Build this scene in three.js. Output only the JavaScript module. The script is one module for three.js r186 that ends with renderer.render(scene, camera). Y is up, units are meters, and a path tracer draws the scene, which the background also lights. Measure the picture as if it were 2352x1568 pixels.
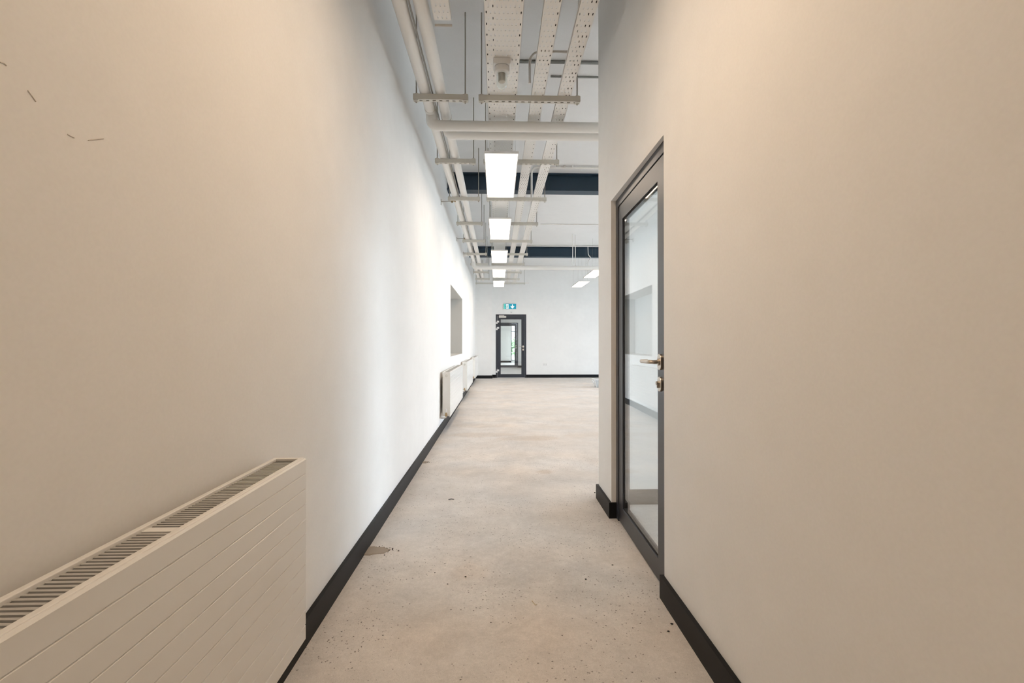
import * as THREE from 'three';
import { RoundedBoxGeometry } from 'three/addons/geometries/RoundedBoxGeometry.js';
import { mergeGeometries } from 'three/addons/utils/BufferGeometryUtils.js';
import { RectAreaLightUniformsLib } from 'three/addons/lights/RectAreaLightUniformsLib.js';
import { ImprovedNoise } from 'three/addons/math/ImprovedNoise.js';

// ------------------------------------------------------------------ camera, sky, exposure
const scene = new THREE.Scene();
const F = 1100, VPX = 1143, VPY = 790, CAM_H = 1.15;           // focal length in pixels, vanishing point of the corridor, lens height
const camera = new THREE.PerspectiveCamera(2 * Math.atan(784 / F) * 180 / Math.PI, 2352 / 1568, 0.05, 200);
camera.rotation.order = 'YXZ';
camera.rotation.y = -Math.atan((1176 - VPX) / F);
camera.rotation.x = Math.atan((VPY - 784) / F);
camera.position.set(0, CAM_H, 0);
scene.background = new THREE.Color().setRGB(0.76, 0.87, 1.0);  // bright overcast sky
scene.backgroundIntensity = 7.8;
const renderer = new THREE.WebGLRenderer({ antialias: true });
renderer.toneMapping = THREE.LinearToneMapping;
renderer.toneMappingExposure = 1.32;
renderer.shadowMap.enabled = true;
RectAreaLightUniformsLib.init();
const LAMP = new THREE.Color().setRGB(1.0, 0.69, 0.425);        // warm LED panels
const LAMP_POWER = 5.0, CORRIDOR_POWER = 7.6;

// ------------------------------------------------------------------ helpers (Z counts metres forward from the lens)
let seed = 7;
const rnd = () => { seed = (seed * 1664525 + 1013904223) >>> 0; return seed / 4294967296; };
const perlin = new ImprovedNoise();
const noise = (x, y, z = 0) => perlin.noise(x, y, z);
const taken = {};
const numbered = (n) => { const k = taken[n] = (taken[n] ?? -1) + 1; return k ? n + '_' + String(k).padStart(3, '0') : n; };
const V = (x, y, Z) => new THREE.Vector3(x, y, -Z);
const flat = (g) => (g.index ? g.toNonIndexed() : g);
const merge = (list) => mergeGeometries(list.map((g) => { const f = flat(g); for (const k of Object.keys(f.attributes)) if (!['position', 'normal', 'uv'].includes(k)) f.deleteAttribute(k); return f; }));
function boxUV(g) {                                            // uv in metres from position and normal
  const f = flat(g), p = f.attributes.position, n = f.attributes.normal, uv = new Float32Array(p.count * 2);
  for (let i = 0; i < p.count; i++) {
    const ax = Math.abs(n.getX(i)), ay = Math.abs(n.getY(i)), az = Math.abs(n.getZ(i));
    uv[2 * i] = ax > ay && ax > az ? p.getZ(i) : p.getX(i);
    uv[2 * i + 1] = ay > ax && ay > az ? p.getZ(i) : p.getY(i);
  }
  f.setAttribute('uv', new THREE.BufferAttribute(uv, 2));
  return f;
}
function bx(x0, x1, y0, y1, Z0, Z1, r = 0) {
  const w = x1 - x0, h = y1 - y0, d = Z1 - Z0;
  const g = r ? new RoundedBoxGeometry(w, h, d, 2, r) : new THREE.BoxGeometry(w, h, d);
  g.translate((x0 + x1) / 2, (y0 + y1) / 2, -(Z0 + Z1) / 2);
  return boxUV(g);
}
const rect = (C, a, b, c, d) => { const s = new C(); s.moveTo(a, c); s.lineTo(b, c); s.lineTo(b, d); s.lineTo(a, d); s.closePath(); return s; };
const ext = (shape, depth, o = {}) => new THREE.ExtrudeGeometry(shape, { depth, bevelEnabled: false, curveSegments: 6, ...o });
const wallAlongZ = (shape, x0, x1) => boxUV(ext(shape, x1 - x0).rotateY(Math.PI / 2).translate(x0, 0, 0));   // shape in (Z, y)
const wallAlongX = (shape, Z0, Z1) => boxUV(ext(shape, Z1 - Z0).translate(0, 0, -Z1));                       // shape in (x, y)
const plate = (shape, y0, y1) => boxUV(ext(shape, y1 - y0).rotateX(-Math.PI / 2).translate(0, y0, 0));       // shape in (x, Z)
function cyl(a, b, r, seg = 12, r2 = r) {
  const d = b.clone().sub(a), g = new THREE.CylinderGeometry(r2, r, d.length(), seg);
  g.applyQuaternion(new THREE.Quaternion().setFromUnitVectors(new THREE.Vector3(0, 1, 0), d.normalize()));
  return g.translate((a.x + b.x) / 2, (a.y + b.y) / 2, (a.z + b.z) / 2);
}
function bent(points, r) {                                     // polyline with rounded corners
  const out = [points[0].clone()];
  for (let i = 1; i < points.length - 1; i++) {
    const p = points[i], a = points[i - 1].clone().sub(p), b = points[i + 1].clone().sub(p);
    const k = Math.min(r, a.length() * 0.49, b.length() * 0.49), A = p.clone().addScaledVector(a.normalize(), k), B = p.clone().addScaledVector(b.normalize(), k);
    for (let t = 0; t <= 8; t++) { const s = t / 8; out.push(A.clone().multiplyScalar((1 - s) ** 2).addScaledVector(p, 2 * s * (1 - s)).addScaledVector(B, s * s)); }
  }
  out.push(points[points.length - 1].clone());
  return out;
}
function sweep(pts, r, seg = 16) {                             // tube along points, capped
  const pos = [], idx = [], uv = [], N = pts.length;
  let t0 = pts[1].clone().sub(pts[0]).normalize(), nrm = new THREE.Vector3(0, 1, 0);
  if (Math.abs(t0.dot(nrm)) > 0.9) nrm.set(1, 0, 0);
  nrm.addScaledVector(t0, -nrm.dot(t0)).normalize();
  let len = 0;
  for (let i = 0; i < N; i++) {
    const t = pts[Math.min(i + 1, N - 1)].clone().sub(pts[Math.max(i - 1, 0)]).normalize();
    nrm.addScaledVector(t, -nrm.dot(t)).normalize();
    const b = t.clone().cross(nrm);
    if (i) len += pts[i].distanceTo(pts[i - 1]);
    for (let k = 0; k <= seg; k++) {
      const a = k / seg * 2 * Math.PI, q = pts[i].clone().addScaledVector(nrm, Math.cos(a) * r).addScaledVector(b, Math.sin(a) * r);
      pos.push(q.x, q.y, q.z); uv.push(a * r, len);
      if (i && k) { const c = i * (seg + 1) + k; idx.push(c - seg - 2, c - 1, c - seg - 1, c - seg - 1, c - 1, c); }
    }
  }
  for (const [e, s] of [[0, 1], [N - 1, -1]]) {
    const c = pos.length / 3; pos.push(pts[e].x, pts[e].y, pts[e].z); uv.push(0, 0);
    const base = c + 1;
    for (let k = 0; k <= seg; k++) { const j = (e * (seg + 1) + k) * 3; pos.push(pos[j], pos[j + 1], pos[j + 2]); uv.push(0, 0); }
    for (let k = 1; k <= seg; k++) idx.push(c, ...(s > 0 ? [base + k - 1, base + k] : [base + k, base + k - 1]));
  }
  const g = new THREE.BufferGeometry();
  g.setAttribute('position', new THREE.Float32BufferAttribute(pos, 3)); g.setAttribute('uv', new THREE.Float32BufferAttribute(uv, 2)); g.setIndex(idx);
  g.computeVertexNormals();
  return g;
}
function obj(name, geometry, m, parent = scene) {
  const o = new THREE.Mesh(Array.isArray(geometry) ? merge(geometry) : geometry, m);
  o.name = parent === scene ? numbered(name) : name; o.castShadow = o.receiveShadow = true; parent.add(o);
  return o;
}
function tag(o, label, category, group, kind) {
  Object.assign(o.userData, { label, category });
  if (group) o.userData.group = group;
  if (kind) o.userData.kind = kind;
  return o;
}
function thing(name, label, category, pos = [0, 0, 0], group, kind) {
  const o = new THREE.Group(); o.name = numbered(name); o.position.set(pos[0], pos[1], -pos[2]); scene.add(o);
  return tag(o, label, category, group, kind);
}
const struct = (name, geometry, m, label, category) => tag(obj(name, geometry, m), label, category, null, 'structure');
function copy(o, dx, dy, dZ, label) {
  const c = o.clone(); c.name = numbered(o.name.replace(/_\d{3}$/, '')); c.userData = { ...o.userData, label };
  c.position.x += dx; c.position.y += dy; c.position.z -= dZ; scene.add(c);
  return c;
}
const ORD = ['', 'nearest', 'second', 'third', 'fourth', 'fifth', 'sixth', 'seventh', 'eighth', 'ninth', 'tenth', 'eleventh', 'twelfth'];

// ------------------------------------------------------------------ textures and materials
function tex(n, fn, srgb) {
  const d = new Uint8Array(n * n * 4);
  for (let j = 0; j < n; j++) for (let i = 0; i < n; i++) { const c = fn(i, j); for (let k = 0; k < 3; k++) d[(j * n + i) * 4 + k] = Math.max(0, Math.min(255, c[k])); d[(j * n + i) * 4 + 3] = 255; }
  const t = new THREE.DataTexture(d, n, n);
  t.wrapS = t.wrapT = THREE.RepeatWrapping; t.magFilter = THREE.LinearFilter; t.minFilter = THREE.LinearMipmapLinearFilter; t.generateMipmaps = true;
  if (srgb) t.colorSpace = THREE.SRGBColorSpace;
  t.needsUpdate = true;
  return t;
}
const tiled = (x, y, per, z = 0) => {                          // noise that repeats over [0, 1)
  const n = (a, b) => noise(a * per, b * per, z), u = x, v = y;
  return (n(u, v) * (1 - u) + n(u - 1, v) * u) * (1 - v) + (n(u, v - 1) * (1 - u) + n(u - 1, v - 1) * u) * v;
};
const rollerBump = tex(512, (i, j) => { const x = i / 512, y = j / 512, v = 128 + 60 * tiled(x, y, 60, 1) + 50 * tiled(x, y, 24, 2) + (rnd() - 0.5) * 30; return [v, v, v]; });
const wallTint = tex(512, (i, j) => { const x = i / 512, y = j / 512, v = 252 + 5 * tiled(x, y, 5, 3) + 3 * tiled(x, y, 21, 4) + (rnd() - 0.5) * 3; return [v, v - 0.4, v - 1]; }, true);
wallTint.repeat.set(0.4, 0.4);
const N = 2048, TILE = 2.4;
const floorPix = new Float32Array(N * N * 3);
for (let j = 0; j < N; j++) for (let i = 0; i < N; i++) {
  const x = i / N, y = j / N;
  const v = 207 + 13 * tiled(x, y, 5, 11) + 11 * tiled(x, y, 17, 12) + 9 * tiled(x, y, 60, 13) + 9 * tiled(x, y, 190, 14) + (rnd() - 0.5) * 26;
  const w = 5 * tiled(x, y, 7, 15);
  const o = (j * N + i) * 3; floorPix[o] = v + 2 + w; floorPix[o + 1] = v - 2; floorPix[o + 2] = v - 6 - w;
}
function speck(cx, cy, rx, ry, ang, c, a) {
  const R = Math.ceil(Math.max(rx, ry)) + 1, ca = Math.cos(ang), sa = Math.sin(ang), ph = rnd() * 6;
  for (let dj = -R; dj <= R; dj++) for (let di = -R; di <= R; di++) {
    const u = (di * ca + dj * sa) / rx, v = (-di * sa + dj * ca) / ry, t = Math.atan2(v, u), d = Math.hypot(u, v) * (1 + 0.25 * Math.sin(3 * t + ph));
    if (d > 1) continue;
    const k = Math.min(1, (1 - d) * 2.5) * a, o = (((cy + dj + N) % N) * N + ((cx + di + N) % N)) * 3;
    for (let q = 0; q < 3; q++) floorPix[o + q] += (c[q] - floorPix[o + q]) * k;
  }
}
for (let i = 0; i < 15000; i++) {
  const cx = Math.floor(rnd() * N), cy = Math.floor(rnd() * N), dens = tiled(cx / N, cy / N, 6, 21) + 0.18;
  if (rnd() > dens * 2.2 + 0.06) continue;
  const s = 0.8 + rnd() ** 3 * 3.0, g = 45 + rnd() * 70;
  speck(cx, cy, s, s * (0.5 + rnd() * 0.5), rnd() * 3.1, [g + 6, g, g - 4], 0.45 + rnd() * 0.5);
}
for (let i = 0; i < 900; i++) { const s = 1.2 + rnd() ** 3 * 4; speck(Math.floor(rnd() * N), Math.floor(rnd() * N), s, s * (0.5 + rnd() * 0.5), rnd() * 3.1, [228, 220, 208], 0.55 * rnd()); }
const floorMap = tex(N, (i, j) => { const o = (j * N + i) * 3; return [floorPix[o], floorPix[o + 1], floorPix[o + 2]]; }, true);
const floorBump = tex(1024, (i, j) => { const v = floorPix[(j * 2 * N + i * 2) * 3]; return [v, v, v]; });
for (const t of [floorMap, floorBump]) t.repeat.set(1 / TILE, 1 / TILE);

const lin = (r, g, b) => new THREE.Color().setRGB(r, g, b);
const std = (c, roughness, o = {}) => new THREE.MeshStandardMaterial({ color: c, roughness, ...o });
const M = {
  wall: std(lin(0.88, 0.87, 0.85), 0.75, { map: wallTint, bumpMap: rollerBump, bumpScale: 0.0004 }),
  ceiling: std(lin(0.85, 0.85, 0.85), 0.85, { map: wallTint }),
  floor: std(lin(0.98, 0.96, 0.94), 0.82, { map: floorMap, bumpMap: floorBump, bumpScale: 0.0015, vertexColors: true }),
  floorPlain: std(lin(0.98, 0.96, 0.94), 0.7, { map: floorMap }),
  skirting: new THREE.MeshPhysicalMaterial({ color: lin(0.008, 0.009, 0.011), roughness: 0.5, specularIntensity: 0.4 }),
  frame: std(lin(0.036, 0.042, 0.056), 0.34, { metalness: 0.25 }),
  gasket: std(lin(0.006, 0.006, 0.006), 0.7),
  glass: new THREE.MeshPhysicalMaterial({ color: lin(0.97, 0.985, 0.985), roughness: 0, transmission: 1, thickness: 0, ior: 1.52 }),
  steel: std(lin(0.55, 0.50, 0.44), 0.3, { metalness: 1 }),
  chrome: std(lin(0.62, 0.58, 0.52), 0.22, { metalness: 1 }),
  brass: std(lin(0.42, 0.31, 0.18), 0.35, { metalness: 1 }),
  dark: std(lin(0.02, 0.02, 0.02), 0.6),
  radiator: new THREE.MeshPhysicalMaterial({ color: lin(0.80, 0.79, 0.76), roughness: 0.38, clearcoat: 0.35, clearcoatRoughness: 0.12 }),
  radInside: std(lin(0.5, 0.49, 0.47), 0.6),
  service: std(lin(0.84, 0.82, 0.78), 0.6),
  tray: std(lin(0.84, 0.82, 0.78), 0.55),
  strut: std(lin(0.66, 0.635, 0.57), 0.5),
  rod: std(lin(0.40, 0.38, 0.33), 0.45, { metalness: 0.6 }),
  conduit: std(lin(0.30, 0.31, 0.30), 0.5, { metalness: 0.3 }),
  cable: std(lin(0.3, 0.29, 0.27), 0.6),
  beam: std(lin(0.020, 0.046, 0.075), 0.5),
  white: std(lin(0.78, 0.77, 0.75), 0.4),
  cream: std(lin(0.74, 0.70, 0.64), 0.45),
  lamp: new THREE.MeshStandardMaterial({ color: lin(0.8, 0.8, 0.8), roughness: 0.5, emissive: lin(1.0, 0.88, 0.74), emissiveIntensity: 3.2 }),
  board: std(lin(0.60, 0.595, 0.57), 0.85),  // even grey of the recess faces, darker than the wall colour
  mortar: std(lin(0.36, 0.30, 0.24), 0.95),
  chip: std(lin(0.03, 0.03, 0.03), 0.8),
  wood: std(lin(0.66, 0.55, 0.40), 0.8),
  tub: new THREE.MeshPhysicalMaterial({ color: lin(0.85, 0.87, 0.88), roughness: 0.25, transmission: 0.75, thickness: 0 }),
  scuff: std(lin(0.62, 0.57, 0.52), 0.9),
  paving: std(lin(0.55, 0.54, 0.50), 0.9),
  leaf: new THREE.MeshPhysicalMaterial({ color: lin(0.20, 0.38, 0.14), roughness: 0.8, transmission: 0.35, thickness: 0, side: THREE.DoubleSide }),
};

// ------------------------------------------------------------------ room shell
const XL = -0.745, XR = 0.753, XR2 = 0.873, ZC = 3.55, ZFAR = 16.42, XE = 7.2, CEIL = 3.68;
const DZ0 = 2.147, DZ1 = 3.155, DH = 2.10;                    // door opening in the corridor wall
const NZ0 = 7.59, NZ1 = 10.1, NY0 = 0.95, NY1 = 2.10;         // wall recess
const FX0 = -0.063, FX1 = 0.984, FH = 2.17;                   // far door opening
const ZB = 16.05, XB = -0.19;                                 // boxing in the far corner
const ZL = 23.4, ZR = 30;                                     // lobby end wall, last room's end wall

{ // floor: fine grid, stains in the vertex colours where the photograph shows them
  const at = (px, py) => { const Z = F * CAM_H / (py - VPY); return [(px - VPX) * Z / F, Z]; };
  const stains = [[1110, 998, 0.42, 0.16, 0.10], [1215, 1006, 0.40, 0.16, 0.11], [1110, 976, 0.4, 0.2, 0.05], [1335, 1001, 0.22, 0.1, 0.05], [1252, 1084, 0.07, 0.06, 0.14], [1080, 1310, 0.09, 0.09, 0.06]].map(([px, py, a, b, k]) => [...at(px, py), a, b, k]);
  const pale = [[1290, 1120, 0.35, 0.2, 0.07], [1100, 1110, 0.3, 0.18, 0.06], [1340, 1168, 0.2, 0.09, 0.06], [1220, 930, 0.9, 0.25, 0.05], [1000, 1060, 0.25, 0.2, 0.05]].map(([px, py, a, b, k]) => [...at(px, py), a, b, k]);
  const strips = [[-0.78, 0.9, -3.2, 17.0, 0.045], [0.9, 7.4, -3.2, 17.0, 0.3]];
  const parts = strips.map(([x0, x1, Z0, Z1, step]) => {
    const nx = Math.ceil((x1 - x0) / step), nz = Math.ceil((Z1 - Z0) / step);
    const g = new THREE.PlaneGeometry(x1 - x0, Z1 - Z0, nx, nz).rotateX(-Math.PI / 2).translate((x0 + x1) / 2, 0, -(Z0 + Z1) / 2);
    const p = g.attributes.position, uv = g.attributes.uv, col = new Float32Array(p.count * 3);
    for (let i = 0; i < p.count; i++) {
      const x = p.getX(i), Z = -p.getZ(i);
      uv.setXY(i, x, Z);
      let v = 1 + 0.07 * noise(x * 0.9, Z * 0.9, 5) + 0.055 * noise(x * 2.3, Z * 2.1, 8) + 0.03 * noise(x * 6, Z * 6, 9), warm = 0.015 * noise(x * 1.3, Z * 1.3, 31);
      for (const [sx, sZ, a, b, k] of stains) { const d = Math.hypot((x - sx) / a, (Z - sZ) / b) + 0.25 * noise(x * 7, Z * 7, 3); const m = Math.max(0, Math.min(1, (1.1 - d) * 4)); v -= k * m; warm += k * 0.45 * m; }
      for (const [sx, sZ, a, b, k] of pale) { const d = Math.hypot((x - sx) / a, (Z - sZ) / b) + 0.5 * noise(x * 5, Z * 5, 6); v += k * Math.max(0, Math.min(1, (1 - d) * 2)); }
      col[3 * i] = v * (1 + warm); col[3 * i + 1] = v; col[3 * i + 2] = v * (1 - warm);
    }
    g.setAttribute('color', new THREE.BufferAttribute(col, 3));
    return g.toNonIndexed();
  });
  const floor = tag(new THREE.Mesh(mergeGeometries(parts), M.floor), 'bare grey concrete floor with specks and pale stains', 'floor', null, 'structure');
  floor.name = 'floor'; floor.receiveShadow = true; scene.add(floor);
  // mortar-filled holes at the foot of the left wall
  for (const [px, py, a, b] of [[852, 1260, 0.13, 0.055], [977, 1060, 0.055, 0.035]]) {
    const [, Z] = at(px, py), s = new THREE.Shape(), cx = XL + 0.012;
    for (let k = 0; k <= 22; k++) { const t = -Math.PI / 2 + k / 22 * Math.PI, r = 0.95 + 0.3 * noise(k * 0.55, px * 0.37, 2) + 0.1 * noise(k * 1.7, px * 0.37, 5); const q = [cx + Math.cos(t) * a * r, Z + Math.sin(t) * b * r]; k ? s.lineTo(...q) : s.moveTo(...q); }
    const patch = obj('mortar_patch', boxUV(ext(s, 0.003, { bevelEnabled: true, bevelThickness: 0.002, bevelSize: 0.003, bevelSegments: 1 }).rotateX(-Math.PI / 2).translate(0, -0.001, 0)), M.mortar, floor);
    patch.userData.label = 'brown mortar patch with a broken edge';
    const rim = [];
    for (let k = 0; k < 26; k++) { const t = 0.1 + rnd() * 1.5 - (k % 5 ? 0 : 1.2), r = 0.98 + rnd() ** 2 * 0.45; const g = new THREE.IcosahedronGeometry(0.0012 + rnd() ** 2 * 0.005, 0); g.scale(1.3, 0.4, 0.9); g.rotateY(rnd() * 6); g.translate(cx + Math.cos(t) * a * r, 0.001, -(Z + Math.sin(t) * b * r)); rim.push(g); }
    obj('crumbs', rim, M.chip, floor).userData.kind = 'stuff';
  }
}
{
  const s = rect(THREE.Shape, -3.2, ZFAR + 0.2, 0, CEIL); s.holes.push(rect(THREE.Path, NZ0, NZ1, NY0, NY1));
  const wl = struct('wall_left', [wallAlongZ(s, XL - 0.4, XL), bx(XL - 0.5, XL - 0.4, NY0 - 0.2, NY1 + 0.2, NZ0 - 0.2, NZ1 + 0.2)], M.wall, 'long white painted wall with a deep rectangular recess', 'wall');
  const lin4 = (a, b, c, d, e, f) => bx(a, b, c, d, e, f), D = XL - 0.39, T = 0.004;
  obj('recess_lining', [lin4(D, D + T, NY0, NY1, NZ0, NZ1), lin4(D, XL, NY1 - T, NY1, NZ0, NZ1), lin4(D, XL, NY0, NY0 + T, NZ0, NZ1), lin4(D, XL, NY0, NY1, NZ1 - T, NZ1), lin4(D, XL, NY0, NY1, NZ0, NZ0 + T)], M.board, wl).userData.label = 'grey lining of the recess';
  const onWall = (px, py) => { const Z = F * -XL / (VPX - px); return V(XL + 0.0004, CAM_H + (VPY - py) * Z / F, Z); };
  for (const list of [[[32, 161], [40, 163], [46, 168]], [[92, 223], [101, 235], [110, 248]], [[179, 320], [186, 324], [194, 328]], [[224, 333], [240, 331], [258, 329]]])
    obj('scuff_mark', sweep(list.map(([a, b]) => onWall(a, b)), 0.0008, 5), M.scuff, wl).userData.label = 'thin grey scuff on the paint';
}
{ const s = new THREE.Shape(); for (const [i, q] of [[-3.2, 0], [DZ0, 0], [DZ0, DH], [DZ1, DH], [DZ1, 0], [ZC, 0], [ZC, CEIL], [-3.2, CEIL]].entries()) i ? s.lineTo(...q) : s.moveTo(...q);
  struct('wall_right', wallAlongZ(s, XR, XR2), M.wall, 'white corridor wall with a glazed door set in it', 'wall'); }
struct('wall_partition', bx(XR2, XE, 0, CEIL, 3.43, ZC), M.wall, 'white partition between office and large room', 'wall');
{ const s = new THREE.Shape(); for (const [i, q] of [[XL, 0], [FX0, 0], [FX0, FH], [FX1, FH], [FX1, 0], [XE, 0], [XE, CEIL], [XL, CEIL]].entries()) i ? s.lineTo(...q) : s.moveTo(...q);
  struct('wall_far', [wallAlongX(s, ZFAR, ZFAR + 0.2), bx(XL, XB, 0, CEIL, ZB, ZFAR)], M.wall, 'white end wall with a dark glazed door', 'wall'); }
const WINS = [[-0.4, 2.9], [5.4, 8.2], [8.8, 11.6], [12.2, 14.4]], WY0 = 0.25, WY1 = 3.4;  // first opening, out of view, is added to brighten the side office
{ const s = rect(THREE.Shape, -3.2, ZFAR + 0.2, 0, CEIL); for (const [a, b] of WINS) s.holes.push(rect(THREE.Path, a, b, WY0, WY1));
  struct('wall_window', wallAlongZ(s, XE, XE + 0.25), M.wall, 'white outer wall with large windows', 'wall'); }
struct('wall_back', bx(XL, XR, 0, CEIL, -3.2, -3), M.wall, 'white wall closing the corridor behind', 'wall');
struct('wall_office', bx(XR2, XE, 0, CEIL, -1.2, -1), M.wall, 'white rear wall of the side office', 'wall');
struct('ceiling', bx(XL - 0.4, XE + 0.25, CEIL, CEIL + 0.2, -3.2, ZFAR + 0.2), M.ceiling, 'flat white painted slab ceiling', 'ceiling');

const winFrame = (a, b, c, d, w = 0.06) => { const s = rect(THREE.Shape, a, b, c, d); s.holes.push(rect(THREE.Path, a + w, b - w, c + w, d - w)); return s; };
WINS.forEach(([a, b], i) => {
  const g = new THREE.Group(); g.name = 'window_' + (i + 1); scene.add(g); tag(g, 'large dark framed window in the outer wall', 'window', null, 'structure');
  const m = (a + b) / 2;
  obj('window_frame', [wallAlongZ(winFrame(a, b, WY0, WY1), XE + 0.08, XE + 0.15), bx(XE + 0.08, XE + 0.15, WY0 + 0.06, WY1 - 0.06, m - 0.03, m + 0.03)], M.frame, g);
  obj('pane', bx(XE + 0.11, XE + 0.116, WY0 + 0.06, WY1 - 0.06, a + 0.06, m - 0.03), M.glass, g);
  obj('pane', bx(XE + 0.11, XE + 0.116, WY0 + 0.06, WY1 - 0.06, m + 0.03, b - 0.06), M.glass, g);
  obj('window_sill', bx(XE - 0.03, XE + 0.08, WY0 - 0.025, WY0, a, b), M.white, g);
});

// skirting boards
const BH = 0.104, BT = 0.018, BL = 'low dark grey skirting board';
struct('baseboard_left', bx(XL, XL + BT, 0, BH, -3, ZB), M.skirting, BL + ' along the radiator wall', 'skirting board');
struct('baseboard_right', [bx(XR - BT, XR, 0, BH, -3, DZ0), bx(XR - BT, XR + 0.033, 0, BH, DZ0, DZ0 + 0.012)], M.skirting, BL + ' on the corridor wall before the door', 'skirting board');
struct('baseboard_corner', [bx(XR - BT, XR, 0, BH, DZ1, ZC), bx(XR - BT, XR + 0.033, 0, BH, DZ1 - 0.012, DZ1), bx(XR - BT, XE, 0, BH, ZC, ZC + BT)], M.skirting, BL + ' wrapping the partition end beyond the door', 'skirting board');
struct('baseboard_far', [bx(FX1, XE, 0, BH, ZFAR - BT, ZFAR), bx(XL + BT, XB, 0, BH, ZB - BT, ZB), bx(XB, XB + BT, 0, BH, ZB - BT, ZFAR), bx(XB + BT, FX0, 0, BH, ZFAR - BT, ZFAR)], M.skirting, BL + ' along the far wall', 'skirting board');
struct('baseboard_office', bx(XR2, XE, 0, BH, 3.43 - BT, 3.43), M.skirting, BL + ' inside the side office', 'skirting board');

// ------------------------------------------------------------------ glazed doors: local x from the hinges, front towards +z
function lever() {
  const a = (x, y, z) => new THREE.Vector3(x, y, z);
  return sweep(bent([a(0, 0, 0.01), a(0, 0, 0.055), a(-0.135, 0, 0.055), a(-0.135, 0, 0.022)], 0.022), 0.0095, 12);
}
function roundedPlate(w, h, r, d) {
  const s = new THREE.Shape(); s.absarc(w / 2 - r, h / 2 - r, r, 0, Math.PI / 2); s.absarc(-w / 2 + r, h / 2 - r, r, Math.PI / 2, Math.PI); s.absarc(-w / 2 + r, -h / 2 + r, r, Math.PI, 1.5 * Math.PI); s.absarc(w / 2 - r, -h / 2 + r, r, 1.5 * Math.PI, 2 * Math.PI);
  return new THREE.ExtrudeGeometry(s, { depth: d - 0.002, bevelEnabled: true, bevelThickness: 0.002, bevelSize: 0.002, bevelSegments: 2, curveSegments: 8 });
}
function glazedDoor(name, label, w, h, pos, turn, { hinges = false, closer = false, metal = M.steel } = {}) {
  const g = new THREE.Group(); g.name = name; g.position.set(pos[0], pos[1], -pos[2]); g.rotation.y = turn; scene.add(g); tag(g, label, 'door', null, 'structure');
  const fw = 0.055, gap = 0.004, st = 0.1;
  const u = new THREE.Shape(); for (const [i, q] of [[0, 0], [fw, 0], [fw, h - fw], [w - fw, h - fw], [w - fw, 0], [w, 0], [w, h], [0, h]].entries()) i ? u.lineTo(...q) : u.moveTo(...q);
  obj('door_frame', boxUV(ext(u, 0.07, { bevelEnabled: true, bevelThickness: 0.0015, bevelSize: 0.0015, bevelOffset: -0.0015, bevelSegments: 1 }).translate(0, 0, -0.07)), M.frame, g);
  const x0 = fw + gap, x1 = w - fw - gap, y0 = 0.008, y1 = h - fw - gap, gx0 = x0 + st, gx1 = x1 - st, gy0 = 0.112, gy1 = y1 - st;
  const leaf = rect(THREE.Shape, x0, x1, y0, y1); leaf.holes.push(rect(THREE.Path, gx0, gx1, gy0, gy1));
  const lf = obj('door_leaf', boxUV(ext(leaf, 0.042, { bevelEnabled: true, bevelThickness: 0.0015, bevelSize: 0.0015, bevelOffset: -0.0015, bevelSegments: 1 }).translate(0, 0, -0.046)), M.frame, g);
  const gk = rect(THREE.Shape, gx0, gx1, gy0, gy1); gk.holes.push(rect(THREE.Path, gx0 + 0.009, gx1 - 0.009, gy0 + 0.009, gy1 - 0.009));
  obj('gasket', boxUV(ext(gk, 0.024).translate(0, 0, -0.034)), M.gasket, lf);
  obj('glass_pane', boxUV(new THREE.BoxGeometry(gx1 - gx0 - 0.004, gy1 - gy0 - 0.004, 0.008).translate((gx0 + gx1) / 2, (gy0 + gy1) / 2, -0.015)), M.glass, g).userData.label = 'clear glass pane';
  const hx = x1 - 0.05, hy = 1.065;
  const hd = obj('handle', [roundedPlate(0.05, 0.072, 0.024, 0.012).translate(hx, hy, -0.004), cyl(new THREE.Vector3(hx, hy, 0), new THREE.Vector3(hx, hy, 0.014), 0.017, 20), lever().translate(hx, hy, 0)], metal, g);
  hd.userData.label = 'brushed steel lever handle';
  const lk = obj('lock_plate', [roundedPlate(0.05, 0.066, 0.024, 0.012).translate(hx, hy - 0.105, -0.004)], metal, g);
  obj('lock_cylinder', [cyl(new THREE.Vector3(hx, hy - 0.1, 0.006), new THREE.Vector3(hx, hy - 0.1, 0.022), 0.009, 16), boxUV(new THREE.BoxGeometry(0.008, 0.03, 0.012)).translate(hx, hy - 0.108, 0.012)], metal, lk);
  if (hinges) for (const y of [h - 0.25, h - 0.46, 0.25]) {
    const hg = obj('hinge', [boxUV(new THREE.BoxGeometry(0.08, 0.06, 0.018)).translate(0.075, y, 0.008), boxUV(new THREE.BoxGeometry(0.05, 0.06, 0.018)).translate(0.03, y - 0.05, 0.008)], M.white, g);
    obj('hinge_pin', cyl(new THREE.Vector3(0.055, y - 0.08, 0.012), new THREE.Vector3(0.055, y + 0.03, 0.012), 0.008, 10), M.white, hg);
  }
  if (closer) {
    const c = obj('door_closer', new RoundedBoxGeometry(0.25, 0.06, 0.045, 2, 0.006).translate(0.23, h - 0.085, 0.02), M.cream, g);
    obj('closer_arm', boxUV(new THREE.BoxGeometry(0.18, 0.015, 0.012)).translate(0.2, h - 0.035, 0.02), M.cream, c);
  }
  return g;
}
glazedDoor('door_1', 'dark grey framed glass door set in the corridor wall', DZ1 - DZ0, DH, [XR + 0.033, 0, DZ1], -Math.PI / 2 - 0.0128);
glazedDoor('door_2', 'dark glazed door with closer under the green exit sign', FX1 - FX0, FH, [FX0, 0, ZFAR + 0.01], 0, { hinges: true, closer: true, metal: M.chrome });
glazedDoor('door_3', 'second dark glazed door seen through the far door', 1.06, 2.2, [-0.06, 0, ZL + 0.01], 0, { metal: M.chrome });

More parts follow.
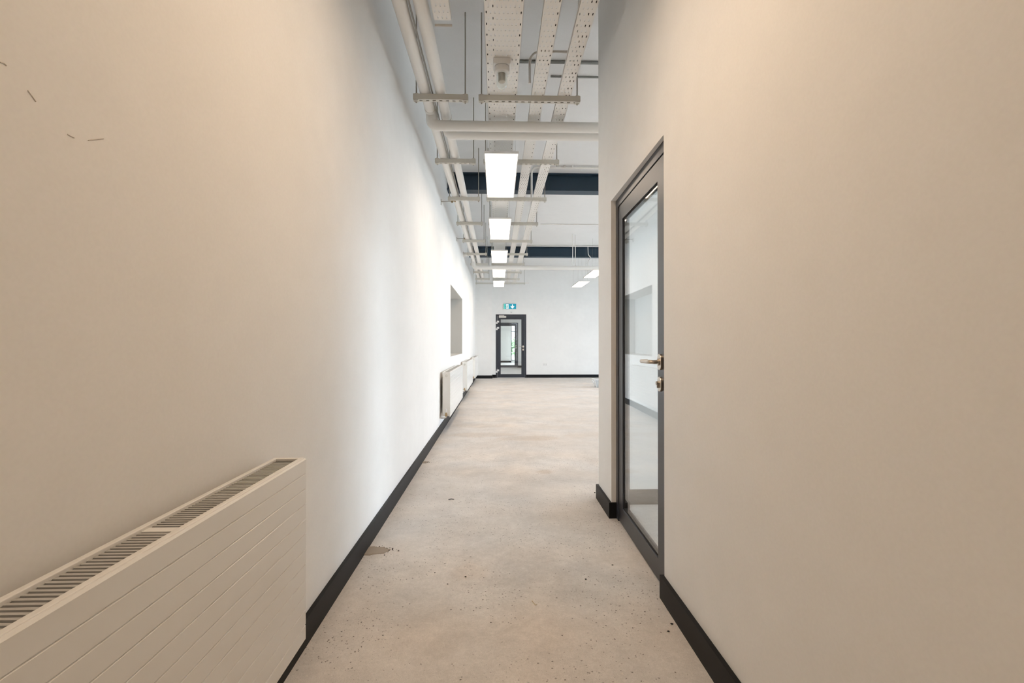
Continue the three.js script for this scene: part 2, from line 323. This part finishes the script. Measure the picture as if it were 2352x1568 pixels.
// ------------------------------------------------------------------ lobby and room beyond the far door
{
  struct('floor_lobby', bx(-1.6, 3.2, -0.1, 0, 17.0, ZR + 0.2), M.floorPlain, 'pale concrete floor of the lobby behind the far door', 'floor');
  struct('ceiling_lobby', bx(-1.8, 3.4, 2.75, 2.95, ZFAR + 0.2, ZR + 0.2), M.ceiling, 'low white lobby ceiling', 'ceiling');
  const s = new THREE.Shape(); for (const [i, q] of [[-1.6, 0], [-0.06, 0], [-0.06, 2.2], [1.0, 2.2], [1.0, 0], [3.2, 0], [3.2, 2.75], [-1.6, 2.75]].entries()) i ? s.lineTo(...q) : s.moveTo(...q);
  struct('wall_lobby', wallAlongX(s, ZL, ZL + 0.2), M.wall, 'white lobby wall around the second dark door', 'wall');
  struct('wall_lobby_left', bx(-1.8, -1.6, 0, 2.75, ZFAR + 0.2, ZR + 0.2), M.wall, 'white side wall of the lobby', 'wall');
  struct('wall_lobby_right', bx(3.2, 3.4, 0, 2.75, ZFAR + 0.2, ZR + 0.2), M.wall, 'white side wall across the lobby', 'wall');
  const e = rect(THREE.Shape, -1.6, 3.2, 0, 2.75); e.holes.push(rect(THREE.Path, 0.85, 3.0, 0.12, 2.6));
  struct('wall_end', wallAlongX(e, ZR, ZR + 0.2), M.wall, 'white end wall beside a tall window', 'wall');
  struct('baseboard_lobby', [bx(1.0, 3.2, 0, BH, ZL - BT, ZL), bx(-1.6, -0.06, 0, BH, ZL - BT, ZL), bx(-1.6, 0.85, 0, BH, ZR - BT, ZR)], M.skirting, BL + ' in the lobby', 'skirting board');
  const g = new THREE.Group(); g.name = 'window_5'; scene.add(g); tag(g, 'tall window with transom seen through both doors', 'window', null, 'structure');
  obj('window_frame', [wallAlongX(winFrame(0.85, 3.0, 0.12, 2.6, 0.04), ZR + 0.05, ZR + 0.11), bx(0.89, 2.96, 1.9, 1.95, ZR + 0.05, ZR + 0.11), bx(0.89, 2.96, 0.9, 0.95, ZR + 0.05, ZR + 0.11), bx(1.9, 1.95, 0.16, 2.56, ZR + 0.05, ZR + 0.11)], M.frame, g);
  for (const [a, b] of [[0.89, 1.9], [1.95, 2.96]]) for (const [c, d] of [[0.16, 0.9], [0.95, 1.9], [1.95, 2.56]]) obj('pane', bx(a, b, c, d, ZR + 0.075, ZR + 0.08), M.glass, g);
  struct('ground_outside', bx(-30, 40, -0.3, -0.12, ZR + 0.25, 70), M.paving, 'pale paved yard outside the window', 'ground');
  struct('ground_side', bx(XE + 0.3, 60, -0.3, -0.12, -20, ZR + 0.2), M.paving, 'pale paved ground beside the building', 'ground');
  for (const [x, Z, r] of [[1.35, 37.5, 0.9], [3.6, 38.5, 1.1], [-0.8, 39, 1.0]]) {
    const leaves = [];
    for (let i = 0; i < 700; i++) {
      const u = rnd() * 2 - 1, t = rnd() * 6.283, q = Math.cbrt(rnd()) * r, k = Math.sqrt(1 - u * u);
      const gq = new THREE.CircleGeometry(0.07 + rnd() * 0.05, 5); gq.scale(0.6, 1, 1); gq.rotateX(rnd() * 3); gq.rotateY(rnd() * 6); gq.translate(x + k * Math.cos(t) * q, 0.9 + u * q * 0.85, -Z + k * Math.sin(t) * q); leaves.push(gq);
    }
    const sh = thing('shrub', 'green leafy shrub outside the end window', 'shrub', [0, 0, 0], 'shrubs outside the end window');
    const fo = obj('foliage', leaves, M.leaf, sh); fo.userData.kind = 'stuff';
    obj('stem', cyl(V(x, -0.12, Z), V(x, 1, Z), 0.04, 8, 0.02), M.wood, sh);
  }
}

// ------------------------------------------------------------------ radiators
const RX0 = -0.712, RX1 = -0.613, RY0 = 0.206, RY1 = 0.785;
function radiator(label, Z0, Z1, slats, group) {
  const t = thing('radiator', label, 'radiator', [RX1, 0, Z0], group), L = Z1 - Z0, w = RX0 - RX1;      // local x = 0 at the front face, -z forward
  const p = new THREE.Shape(), nb = 12, bh = (RY1 - RY0) / nb;                                           // ribbed front: profile in (x, y), swept along the length
  p.moveTo(-0.008, RY0); p.lineTo(-0.002, RY0); p.lineTo(0, RY0 + 0.003);
  for (let i = 1; i < nb; i++) { const y = RY0 + i * bh; p.lineTo(0, y - 0.0022); p.lineTo(-0.0024, y - 0.0006); p.lineTo(-0.0024, y + 0.0006); p.lineTo(0, y + 0.0022); }
  p.lineTo(0, RY1 - 0.004); p.lineTo(-0.004, RY1); p.lineTo(-0.008, RY1); p.closePath();
  obj('front_panel', boxUV(ext(p, L).translate(0, 0, -L)), M.radiator, t);
  obj('back_panel', bx(w, w + 0.008, RY0 + 0.01, RY1 - 0.004, 0, L), M.radiator, t);
  obj('convector_fins', bx(w + 0.02, -0.02, RY0 + 0.03, RY1 - 0.05, 0.02, L - 0.02), M.radInside, t);
  const end0 = obj('end_panel', bx(w, -0.008, RY0 + 0.012, RY1 - 0.006, -0.001, 0.006, 0.002), M.radiator, t);
  obj('end_panel', bx(w, -0.008, RY0 + 0.012, RY1 - 0.006, L - 0.006, L + 0.001, 0.002), M.radiator, t);
  obj('top_rail', [bx(-0.020, -0.007, RY1 - 0.008, RY1 + 0.002, 0, L, 0.002)], M.radiator, t);
  obj('top_rail', [bx(w - 0.002, w + 0.011, RY1 - 0.008, RY1 + 0.002, 0, L, 0.002)], M.radiator, t);
  obj('top_rail', [bx(w + 0.011, -0.020, RY1 - 0.008, RY1 + 0.002, 0, 0.014, 0.002)], M.radiator, t);
  obj('top_rail', [bx(w + 0.011, -0.020, RY1 - 0.008, RY1 + 0.002, L - 0.014, L, 0.002)], M.radiator, t);
  const sg = bx(w + 0.009, -0.018, -0.006, 0, 0, 0.0065), bar = bx(w + 0.009, -0.018, -0.006, 0.0005, 0, 0.022), grid = [];
  for (let z = 0.018, i = 1; z < L - 0.03; i++) {
    const cross = Math.abs((z % 0.56) - 0.545) < 0.0064;
    const at = [0, RY1 - 0.005, -z];
    if (slats) { const o = obj(cross ? 'cross_bar' : 'slat', cross ? bar : sg, cross ? M.radiator : M.radiatorSlat, t); o.position.set(...at); } else grid.push((cross ? bar : sg).clone().translate(...at));
    z += cross ? 0.03 : 0.0126;
  }
  if (grid.length) obj('top_grille', grid, M.radiatorSlat, t).userData.kind = 'stuff';
  const bp = obj('bleed_plug', new THREE.TorusGeometry(0.013, 0.0035, 8, 20).translate(w / 2, RY1 - 0.045, 0.001), M.chrome, end0);
  bp.userData.label = 'small round chrome bleed plug';
  const vy = RY0 + 0.035, vx = w / 2;
  const vl = obj('valve', [cyl(new THREE.Vector3(vx, vy, 0.0), new THREE.Vector3(vx, vy, 0.045), 0.014, 12), cyl(new THREE.Vector3(vx, vy - 0.02, 0.035), new THREE.Vector3(vx, vy + 0.03, 0.035), 0.013, 8), cyl(new THREE.Vector3(vx, vy - 0.008, 0.02), new THREE.Vector3(vx, vy - 0.008, 0.03), 0.02, 6)], M.brass, t);
  vl.userData.label = 'small brass valve';
  obj('valve_cap', cyl(new THREE.Vector3(vx, vy + 0.03, 0.035), new THREE.Vector3(vx, vy + 0.075, 0.035), 0.013, 14, 0.011), M.white, vl);
  obj('valve_pipe', sweep(bent([new THREE.Vector3(vx, vy - 0.015, 0.035), new THREE.Vector3(vx, vy - 0.04, 0.035), new THREE.Vector3(XL - RX1 - 0.002, vy - 0.04, 0.035)], 0.015), 0.008, 10), M.chrome, vl);
  for (const z of [0.25, L - 0.25]) obj('wall_bracket', bx(XL - RX1, w + 0.004, RY0 + 0.05, RY1 - 0.08, z, z + 0.03), M.white, t);
  return t;
}
M.radiatorSlat = std(lin(0.46, 0.45, 0.43), 0.45);
radiator('white ribbed radiator with an open slatted top in the narrow corridor', -0.14, 1.555, true, 'radiators along the radiator wall');
radiator('white radiator under the wall recess, nearest the corridor corner', 6.22, 8.46, false, 'radiators along the radiator wall');
radiator('white radiator between the one under the recess and the far one', 9.66, 11.84, false, 'radiators along the radiator wall');
radiator('white radiator closest to the far wall and its dark skirting', 13.1, 15.3, false, 'radiators along the radiator wall');

// ------------------------------------------------------------------ ceiling services
const TY = 3.043;                                              // top of the hanger channels = underside of trays and pipes
const beam = (Z, label) => {
  const t = thing('steel_beam', label, 'beam', [0, 0, 0], 'steel beams');
  const y0 = CAM_H + 2.27, y1 = CEIL, zc = Z + 0.095, x0 = XL, x1 = XE;
  obj('bottom_flange', bx(x0, x1, y0, y0 + 0.016, Z, Z + 0.19), M.beam, t);
  obj('web', bx(x0, x1, y0 + 0.016, y1 - 0.016, zc - 0.006, zc + 0.006), M.beam, t);
  obj('top_flange', bx(x0, x1, y1 - 0.016, y1, Z, Z + 0.19), M.beam, t);
};
beam(7.05, 'dark charcoal steel beam crossing the ceiling, next to the corridor');
beam(12.4, 'dark charcoal steel beam crossing the ceiling, next to the far wall');

// insulated pipes
const PR = 0.042, P1 = -0.555, P2 = -0.436, PY = TY + PR;
tag(obj('heating_pipe', sweep(bent([V(P1, PY, -3), V(P1, PY, 14.62), V(P1, CEIL, 14.62)], 0.1), PR, 20), M.service), 'white insulated pipe running beside the radiator wall, next to the wall', 'pipe', 'long insulated pipes');
tag(obj('heating_pipe', sweep(bent([V(P2, PY, -3), V(P2, PY, 14.5), V(P2, CEIL, 14.5)], 0.1), PR, 20), M.service), 'white insulated pipe running beside the radiator wall, on the tray side', 'pipe', 'long insulated pipes');
const branch = (x, Z, y, label, r = PR) => tag(obj('branch_pipe', [sweep(bent([V(x, PY, Z), V(x, y, Z), V(XE, y, Z)], 0.08), r, 20), cyl(V(x, PY, Z - 0.07), V(x, PY, Z + 0.07), PR + 0.004, 20)], M.service), label, 'pipe', 'cross pipes');
branch(P1, 4.0, 2.97, 'white insulated pipe crossing below the trays, on the corridor side of its pair');
branch(P2, 4.15, 2.965, 'white insulated pipe crossing below the trays, on the room side of its pair');
branch(P1, 11.05, 2.915, 'white insulated pipe crossing low before the far wall', 0.048);
tag(obj('wall_pipe', [sweep([V(XL, PY + 0.01, 10.4), V(P1, PY + 0.01, 10.4)], 0.04, 16), cyl(V(XL + 0.001, PY + 0.01, 10.4), V(XL + 0.015, PY + 0.01, 10.4), 0.06, 20)], M.service), 'short white pipe stub from the radiator wall into the long pipe', 'pipe');
tag(obj('cable', sweep([V(-0.497, TY + 0.02, -3), V(-0.497, TY + 0.02, 14.4)], 0.006, 8), M.cable), 'thin dark cable lying between the two long pipes', 'cable');

// slotted channel hangers on threaded rods
function strutGeo(x0, x1) {
  const h = 0.041, s = rect(THREE.Shape, x0, x1, 0, h), n = Math.floor((x1 - x0 - 0.02) / 0.05), o = ((x1 - x0) - n * 0.05) / 2;
  for (let i = 0; i < n; i++) {
    const cx = x0 + o + (i + 0.5) * 0.05, p = new THREE.Path(); p.absarc(cx + 0.006, h / 2, 0.007, -Math.PI / 2, Math.PI / 2); p.absarc(cx - 0.006, h / 2, 0.007, Math.PI / 2, 1.5 * Math.PI); s.holes.push(p);
  }
  const b = (a, c, d, e) => boxUV(new THREE.BoxGeometry(x1 - x0, c - a, e - d).translate((x0 + x1) / 2, (a + c) / 2, -(d + e) / 2));
  return merge([boxUV(ext(s, 0.0025, { curveSegments: 3 }).rotateX(-Math.PI / 2).translate(0, -h, 0)), b(-h, 0, 0, 0.0025), b(-h, 0, h - 0.0025, h), b(-0.0025, 0, 0.0025, h - 0.0025)]);
}
const rodGeo = cyl(new THREE.Vector3(0, -0.06, 0), new THREE.Vector3(0, CEIL - TY, 0), 0.0052, 8);
const nutLow = merge([new THREE.CylinderGeometry(0.011, 0.011, 0.009, 6).translate(0, -0.0495, 0), boxUV(new THREE.BoxGeometry(0.036, 0.004, 0.036)).translate(0, -0.0435, 0)]);
const nutTop = merge([boxUV(new THREE.BoxGeometry(0.036, 0.004, 0.036)).translate(0, 0.0015, 0), new THREE.CylinderGeometry(0.011, 0.011, 0.009, 6).translate(0, 0.0075, 0)]);
function hanger(name, label, x0, x1, group) {
  const t = thing(name, label, 'hanger', [0, TY, 0], group);
  obj('channel', strutGeo(x0, x1), M.strut, t);
  for (const x of [x0 + 0.022, x1 - 0.022]) {
    const r = obj('threaded_rod', rodGeo, M.rod, t); r.position.set(x, 0, -0.0205);
    obj('nut', nutLow, M.strut, r); obj('nut', nutTop, M.strut, r);
  }
  return t;
}
const HZ = []; for (let k = -1; k < 9; k++) HZ.push(3.63 + 1.265 * k);
{
  const lab = (what, i) => `slotted channel hanger carrying the ${what}, ${ORD[HZ.length - i]} from the far wall`;
  const a = hanger('pipe_hanger', lab('two long pipes', 0), -0.64, -0.225, 'pipe hangers'), b = hanger('tray_hanger', lab('cable trays', 0), -0.145, 0.632, 'tray hangers');
  HZ.forEach((Z, i) => {
    if (!i) { a.position.z = b.position.z = -Z; return; }
    copy(a, 0, 0, Z - HZ[0], lab('two long pipes', i)); copy(b, 0, 0, Z - HZ[0], lab('cable trays', i));
  });
  const e = hanger('end_hanger', 'long slotted channel at the end of the pipes and trays', -0.68, 0.85, null); e.position.z = -14.75;
}

// perforated cable trays
function trayGeo(w, Z0, Z1) {
  const L = 0.1, cols = Math.round(w / 0.025), s = rect(THREE.Shape, -w / 2, w / 2, 0, L);
  for (let r = 0; r < 2; r++) for (let c = 0; c < cols - r; c++) {
    const x = (c - (cols - 1 - r) / 2) * 0.025, z = 0.025 + r * 0.05, p = new THREE.Path(), a = 0.0033, b = 0.0115;
    p.moveTo(x - a, z - b + a); p.lineTo(x, z - b); p.lineTo(x + a, z - b + a); p.lineTo(x + a, z + b - a); p.lineTo(x, z + b); p.lineTo(x - a, z + b - a); p.closePath(); s.holes.push(p);
  }
  const mod = boxUV(ext(s, 0.0015).rotateX(-Math.PI / 2)), n = Math.round((Z1 - Z0) / L), list = [];
  for (let i = 0; i < n; i++) list.push(mod.clone().translate(0, 0, -(Z0 + i * L)));
  return merge(list);
}
function tray(label, x0, x1, Z0, Z1) {
  const w = x1 - x0, t = thing('cable_tray', label, 'cable tray', [(x0 + x1) / 2, TY, 0], 'perforated cable trays'), Ze = Z0 + Math.round((Z1 - Z0) / 0.1) * 0.1;
  obj('perforated_base', trayGeo(w, Z0, Z1), M.tray, t);
  obj('side_flange', bx(-w / 2, -w / 2 + 0.0015, 0, 0.025, Z0, Ze), M.tray, t);
  obj('side_flange', bx(w / 2 - 0.0015, w / 2, 0, 0.025, Z0, Ze), M.tray, t);
  return t;
}
tray('wide perforated white cable tray above the panel lights', -0.078, 0.147, -0.6, 15.2);
tray('narrow perforated white cable tray next to the wide one', 0.257, 0.356, -0.6, 15.2);
tray('narrow perforated white cable tray farthest from the pipes', 0.458, 0.560, -0.6, 15.2);
{ const t = tray('short perforated tray ending beside the two long pipes', -0.372, -0.27, -0.6, 2.84); t.position.y -= 0.0; obj('end_lip', bx(-0.051, 0.051, -0.012, 0.002, 2.838, 2.842), M.tray, t); }
{ const t = thing('cable_tray', 'perforated tray turning across the end of the tray run', 'cable tray', [0.45, TY + 0.028, 14.92], 'perforated cable trays'); const g = obj('perforated_base', trayGeo(0.2, -0.45, 0.55), M.tray, t); g.rotation.y = -Math.PI / 2.35; obj('side_flange', bx(-0.1, -0.0985, 0, 0.025, -0.45, 0.55), M.tray, t).rotation.y = -Math.PI / 2.35; }

// dark cables lying in the trays
for (const [x, l] of [[-0.0655, 'black cable along the pipe-side edge of the wide tray'], [-0.024, 'black cable beside the edge cable in the wide tray'], [0.1345, 'black cable along the wide tray on the side away from the pipes'], [0.344, 'black cable in the narrow middle tray'], [0.5465, 'black cable along the outer edge of the outer tray'], [0.522, 'black cable beside the edge cable of the outer tray']])
  tag(obj('tray_cable', sweep(Array.from({ length: 40 }, (_, i) => V(x + 0.003 * noise(i * 0.7, x * 90, 1), TY + 0.0085, -0.5 + i * 0.385)), 0.006, 6), M.dark), l, 'cable', 'cables in the trays');

// conduits
const conduit = (pts, r, m, label, clips = []) => {
  const t = thing('conduit', label, 'conduit'); obj('tube', sweep(bent(pts, 0.1), r, 12), m, t);
  for (const c of clips) obj('saddle', boxUV(new THREE.BoxGeometry(0.024, r * 2 + 0.008, r * 2 + 0.02)).translate(c.x, c.y + 0.003, c.z), m, t);
};
conduit([V(0.12, CEIL - 0.014, 4.25), V(XE, CEIL - 0.014, 4.25)], 0.0135, M.conduit, 'grey conduit fixed across the ceiling above the crossing pipes', [V(1.4, CEIL - 0.014, 4.25)]);
conduit([V(0.5, CEIL - 0.009, 4.49), V(XE, CEIL - 0.009, 4.49)], 0.008, M.conduit, 'thinner grey conduit across the ceiling beside the thick one', [V(1.6, CEIL - 0.009, 4.49)]);
conduit([V(XE, CEIL - 0.03, 6.75), V(0.48, CEIL - 0.03, 6.75), V(0.48, TY + 0.03, 6.75)], 0.014, M.service, 'white conduit along the steel beam bending down to a tray', [V(0.95, CEIL - 0.025, 6.75), V(1.06, CEIL - 0.025, 6.75), V(2.2, CEIL - 0.025, 6.75)]);
conduit([V(XE, CEIL - 0.02, 12.2), V(0.6, CEIL - 0.02, 12.2), V(0.6, TY + 0.03, 12.2)], 0.014, M.service, 'white conduit before the far steel beam bending down to a tray', [V(1.1, CEIL - 0.018, 12.2)]);
conduit([V(0.9, CEIL - 0.009, 10.04), V(XE, CEIL - 0.009, 10.04)], 0.008, M.service, 'thin white tube standing in for a ceiling joint between the beams', [V(2.9, CEIL - 0.009, 10.04)]);  // raised tube stands in for a plank joint of the ceiling
conduit([V(0.60, CEIL, 3.5), V(0.60, 3.3, 3.5), V(0.235, 3.3, 3.5), V(0.235, TY + 0.02, 3.5)], 0.009, M.service, 'small white conduit looping down between two trays', []);
conduit([V(2.34, CEIL, 12.35), V(2.34, 3.45, 12.3), V(2.42, 3.38, 12.3), V(2.34, 3.3, 12.3), V(2.34, 3.0, 12.3)], 0.011, M.service, 'white conduit drop hanging in front of the far beam', []);
for (const x of [1.74, 1.80]) tag(obj('drop_rod', cyl(V(x, 2.96, 11.05), V(x, CEIL, 11.05), 0.009, 8), M.service), 'white vertical rod beside the far crossing pipe', 'rod', 'rods at the far crossing pipe');

// braces from the radiator wall to the hangers
for (const [Z, y, l] of [[6.3, 3.02, 'thin steel brace from the radiator wall before the recess'], [8.75, 3.07, 'thin steel brace from the radiator wall above the recess']]) {
  const t = thing('wall_brace', l, 'brace', [0, 0, 0], 'wall braces');
  obj('wall_plate', bx(XL, XL + 0.006, y - 0.045, y + 0.03, Z - 0.015, Z + 0.015), M.rod, t);
  obj('brace_rod', cyl(V(XL + 0.006, y, Z), V(-0.6, y + 0.005, Z), 0.0055, 8), M.rod, t);
  obj('clamp', [bx(-0.61, -0.585, y - 0.012, y + 0.02, Z - 0.012, Z + 0.012), cyl(V(-0.585, y + 0.01, Z), V(-0.55, y + 0.0, Z), 0.007, 6)], M.brass, t);
}

// alarm beacon under the wide tray
{
  const t = thing('alarm_beacon', 'white alarm beacon with clear dome under the wide tray', 'beacon', [0.028, TY, 3.2]);
  const lathe = (pts) => new THREE.LatheGeometry(pts.map(([r, y]) => new THREE.Vector2(r, y)), 28);
  obj('mounting_box', new RoundedBoxGeometry(0.115, 0.04, 0.1, 2, 0.006).translate(0, -0.02, 0), M.white, t);
  obj('base', lathe([[0, -0.04], [0.05, -0.04], [0.052, -0.05], [0.052, -0.075], [0.046, -0.083], [0, -0.083]]), M.white, t);
  obj('bulb', [lathe([[0, -0.083], [0.024, -0.083], [0.024, -0.135], [0.018, -0.14], [0, -0.14]])], M.steel, t);
  obj('dome', lathe([[0.0372, -0.083], [0.0372, -0.15], [0.034, -0.168], [0.024, -0.18], [0.01, -0.186], [0, -0.187], [0, -0.1845], [0.01, -0.1835], [0.023, -0.178], [0.032, -0.167], [0.0352, -0.15], [0.0352, -0.083]]), M.glass, t).userData.label = 'clear ribbed dome';
}

// ------------------------------------------------------------------ panel lights
const LY = CAM_H + 1.735;
function panelLight(label, x, Z, power, group, wires = true, color = LAMP, W = 0.30, L = 1.3) {
  const t = thing('panel_light', label, 'light', [x, LY, Z], group);
  const hs = rect(THREE.Shape, -W / 2 - 0.008, W / 2 + 0.008, -L / 2 - 0.008, L / 2 + 0.008); hs.holes.push(rect(THREE.Path, -W / 2, W / 2, -L / 2, L / 2));
  obj('housing', [plate(hs, 0, 0.022), bx(-W / 2, W / 2, 0.012, 0.022, -L / 2, L / 2)], M.white, t);
  obj('diffuser', bx(-W / 2, W / 2, 0.002, 0.008, -L / 2, L / 2), M.lamp, t);
  if (wires) for (const zz of [-L / 2 + 0.22, L / 2 - 0.22]) for (const s of [-1, 1])
    obj('suspension_wire', cyl(new THREE.Vector3(s * W * 0.45, 0.02, zz), new THREE.Vector3(s * W * 0.42, CEIL - LY, zz), 0.0012, 5), M.rod, t);
  const withSpots = group === 'panel lights under the trays', l = new THREE.RectAreaLight(color, power * (withSpots ? 0.5 : 0.8), W, L); l.name = 'panel_glow'; l.rotation.x = -Math.PI / 2; l.position.y = -0.002; l.castShadow = true; t.add(l);
  if (withSpots) for (const zz of [-L / 4, L / 4]) {                          // spots added under the diffuser to brighten the floor and lower walls
    const s = new THREE.SpotLight(color, power * W * L * 0.5, 0, 1.12, 1, 2); s.name = 'added_spot'; s.position.set(0, -0.004, zz); s.target.position.set(0, -1, zz); s.castShadow = true; s.shadow.radius = 7; t.add(s, s.target);
  }
  return t;
}
const LZ = [4.36, 6.64, 8.92, 11.17, 13.2].map((z) => z + 0.65);
LZ.forEach((Z, i) => panelLight(`glowing panel light hung under the wide cable tray, ${ORD[5 - i]} from the far wall`, 0.034, Z, LAMP_POWER, 'panel lights under the trays'));
panelLight('glowing panel light over the corridor beside the glass door', 0.034, 1.55, CORRIDOR_POWER, 'panel lights under the trays');
panelLight('added fill light panel out of view over the rear corridor', -0.2, -1.5, CORRIDOR_POWER * 0.6, 'panel lights under the trays');  // unseen lamp added as fill for the near corridor walls and floor
LZ.forEach((Z, i) => panelLight(`glowing panel light over the open floor beyond the partition, ${ORD[5 - i]} from the far wall`, 2.4, Z, LAMP_POWER, 'panel lights over the open floor'));
panelLight('added panel light out of view brightening the side office', 2.3, 1.3, LAMP_POWER, 'added panel lights in other rooms');  // unseen lamp added so the office looks lit through the glass door
const inLobby = (label, x, Z, p) => { const t = panelLight(label, x, Z, p, 'added panel lights in other rooms', false, new THREE.Color().setRGB(0.9, 0.97, 1)); t.position.y = 2.722; };
inLobby('added panel light out of view brightening the lobby', 1.9, 20, 34);  // unseen lamp added to brighten the lobby behind the far door
inLobby('added panel light out of view brightening the end room', 1.9, 26.5, 62);  // unseen lamp added to brighten the room past the lobby

// ------------------------------------------------------------------ things on the walls and the floor
{
  const c = document.createElement('canvas'); c.width = 512; c.height = 220; const k = c.getContext('2d');
  k.fillStyle = '#0094ae'; k.fillRect(0, 0, 512, 220);
  k.fillStyle = '#5cc3b8'; k.fillRect(0, 0, 60, 220);
  k.fillStyle = '#ffffff'; k.fillRect(92, 18, 108, 184);                       // door of the pictogram
  k.fillStyle = '#2f9e86'; k.beginPath(); k.arc(128, 50, 15, 0, 7); k.fill();   // running figure
  k.strokeStyle = '#2f9e86'; k.lineWidth = 17; k.lineCap = 'round'; k.lineJoin = 'round';
  for (const line of [[[132, 76], [146, 120], [124, 152], [100, 176]], [[146, 120], [168, 140], [176, 178]], [[134, 80], [108, 92], [100, 116]], [[134, 80], [160, 92], [182, 78]]]) { k.beginPath(); line.forEach(([x, y], i) => (i ? k.lineTo(x, y) : k.moveTo(x, y))); k.stroke(); }
  k.fillStyle = '#ffffff'; k.beginPath(); for (const [i, q] of [[340, 24], [376, 24], [376, 118], [428, 76], [434, 122], [358, 200], [282, 122], [288, 76], [340, 118]].entries()) i ? k.lineTo(...q) : k.moveTo(...q); k.closePath(); k.fill();
  const map = new THREE.CanvasTexture(c); map.colorSpace = THREE.SRGBColorSpace;
  const face = new THREE.MeshStandardMaterial({ map, roughness: 0.4, emissive: lin(1, 1, 1), emissiveMap: map, emissiveIntensity: 0.28 });
  const t = thing('exit_sign', 'teal exit sign with running figure and down arrow above the far door', 'sign', [0.421, 2.44, ZFAR]);
  obj('sign_housing', bx(-0.222, 0.222, -0.1, 0.1, -0.03, 0, 0.006), M.white, t);
  obj('sign_face', new THREE.PlaneGeometry(0.426, 0.183).translate(0, 0, 0.0312), face, t).userData.label = 'teal printed face with white pictogram and arrow';
  const l = new THREE.RectAreaLight(new THREE.Color().setRGB(0.3, 0.85, 0.9), 0.3, 0.42, 0.18); l.position.z = 0.033; l.rotation.y = Math.PI; l.name = 'sign_glow'; t.add(l);
  const d = thing('door_sensor', 'tiny white sensor box between exit sign and far door', 'sensor', [0.47, 2.25, ZFAR]);
  obj('sensor_case', bx(-0.035, 0.035, -0.03, 0.03, -0.03, 0, 0.006), M.white, d); obj('sensor_lens', bx(-0.025, 0.025, -0.032, -0.02, -0.032, -0.028), M.conduit, d);
  const s = thing('wall_socket', 'white double socket on the far wall beside the dark glazed door', 'socket', [1.63, 0.45, ZFAR]);
  obj('face_plate', bx(-0.075, 0.075, -0.043, 0.043, -0.009, 0, 0.003), M.white, s);
  for (const x of [-0.036, 0.036]) { obj('switch', bx(x - 0.008, x + 0.008, 0.016, 0.034, -0.012, -0.008, 0.001), M.cream, s); for (const [dx, dy] of [[0, 0.006], [-0.011, -0.016], [0.011, -0.016]]) obj('pin_hole', bx(x + dx - 0.003, x + dx + 0.003, dy - 0.003, dy + 0.003, -0.0095, -0.008), M.dark, s); }
}
{ // translucent tub standing on the floor behind the partition end
  const t = thing('plastic_tub', 'translucent white plastic tub on the concrete floor beyond the partition', 'tub', [2.82, 0, 12.75]);
  const ring = (w, d, y) => [[-w, -d], [w, -d], [w, d], [-w, d]].map(([x, z]) => new THREE.Vector3(x, y, z));
  const shell = (a, b) => { const pos = []; for (let i = 0; i < 4; i++) { const j = (i + 1) % 4; for (const q of [a[i], a[j], b[j], a[i], b[j], b[i]]) pos.push(q.x, q.y, q.z); } return pos; };
  const pos = [...shell(ring(0.2, 0.14, 0.004), ring(0.27, 0.19, 0.21)), ...shell(ring(0.268, 0.188, 0.21), ring(0.198, 0.138, 0.006))], g = new THREE.BufferGeometry();
  g.setAttribute('position', new THREE.Float32BufferAttribute(pos, 3)); g.computeVertexNormals();
  obj('tub_wall', boxUV(g), M.tub, t);
  obj('tub_base', bx(-0.2, 0.2, 0, 0.006, -0.14, 0.14), M.tub, t);
  const rs = rect(THREE.Shape, -0.29, 0.29, -0.21, 0.21); rs.holes.push(rect(THREE.Path, -0.268, 0.268, -0.188, 0.188));
  obj('rim', plate(rs, 0.205, 0.217), M.white, t);
  for (const [a, b] of [[-1, 1], [1, 1]]) obj('corner_rib', cyl(new THREE.Vector3(a * 0.2, 0, b * 0.14), new THREE.Vector3(a * 0.27, 0.21, b * 0.19), 0.009, 8), M.white, t);
}
{
  const at = (px, py) => { const Z = F * CAM_H / (py - VPY); return [(px - VPX) * Z / F, 0, Z]; };
  const chips = [[1346, 1332, 0.005], [1070, 1322, 0.005], [1546, 1438, 0.006], [1538, 1455, 0.005], [1000, 1312, 0.004], [1408, 1300, 0.005], [1029, 1338, 0.004], [1367, 1133, 0.006]];
  chips.forEach(([px, py, r]) => {
    const g = new THREE.IcosahedronGeometry(r, 1), p = g.attributes.position; for (let i = 0; i < p.count; i++) { const k = 0.8 + 0.35 * noise(p.getX(i) * 300, p.getY(i) * 300, p.getZ(i) * 300 + px); p.setXYZ(i, p.getX(i) * k * 1.25, p.getY(i) * k * 0.55, p.getZ(i) * k); }
    g.computeVertexNormals(); g.computeBoundingBox(); g.translate(0, -g.boundingBox.min.y, 0);
    const o = tag(obj('grit_chip', g, M.chip), 'tiny black chip of grit on the concrete floor', 'grit', 'grit chips on the floor'); const q = at(px, py); o.position.set(q[0], 0, -q[2]);
  });
  const q = at(1226, 1385), s = tag(obj('wood_sliver', [sweep([new THREE.Vector3(-0.006, 0.002, -0.02), new THREE.Vector3(0.0, 0.003, 0), new THREE.Vector3(0.007, 0.002, 0.016)], 0.002, 6), sweep([new THREE.Vector3(0.007, 0.002, 0.016), new THREE.Vector3(0.013, 0.002, 0.012)], 0.0016, 6)], M.wood), 'small pale sliver lying on the corridor floor', 'sliver'); s.position.set(q[0], 0, -q[2]);
  const b = at(1037, 1145), c = tag(obj('bark_scrap', [sweep([new THREE.Vector3(-0.02, 0.002, 0.006), new THREE.Vector3(0, 0.005, 0), new THREE.Vector3(0.022, 0.002, 0.002)], 0.003, 6)], M.chip), 'thin dark scrap on the floor near the radiator wall', 'scrap'); c.position.set(b[0], 0, -b[2]);
}
renderer.render(scene, camera);
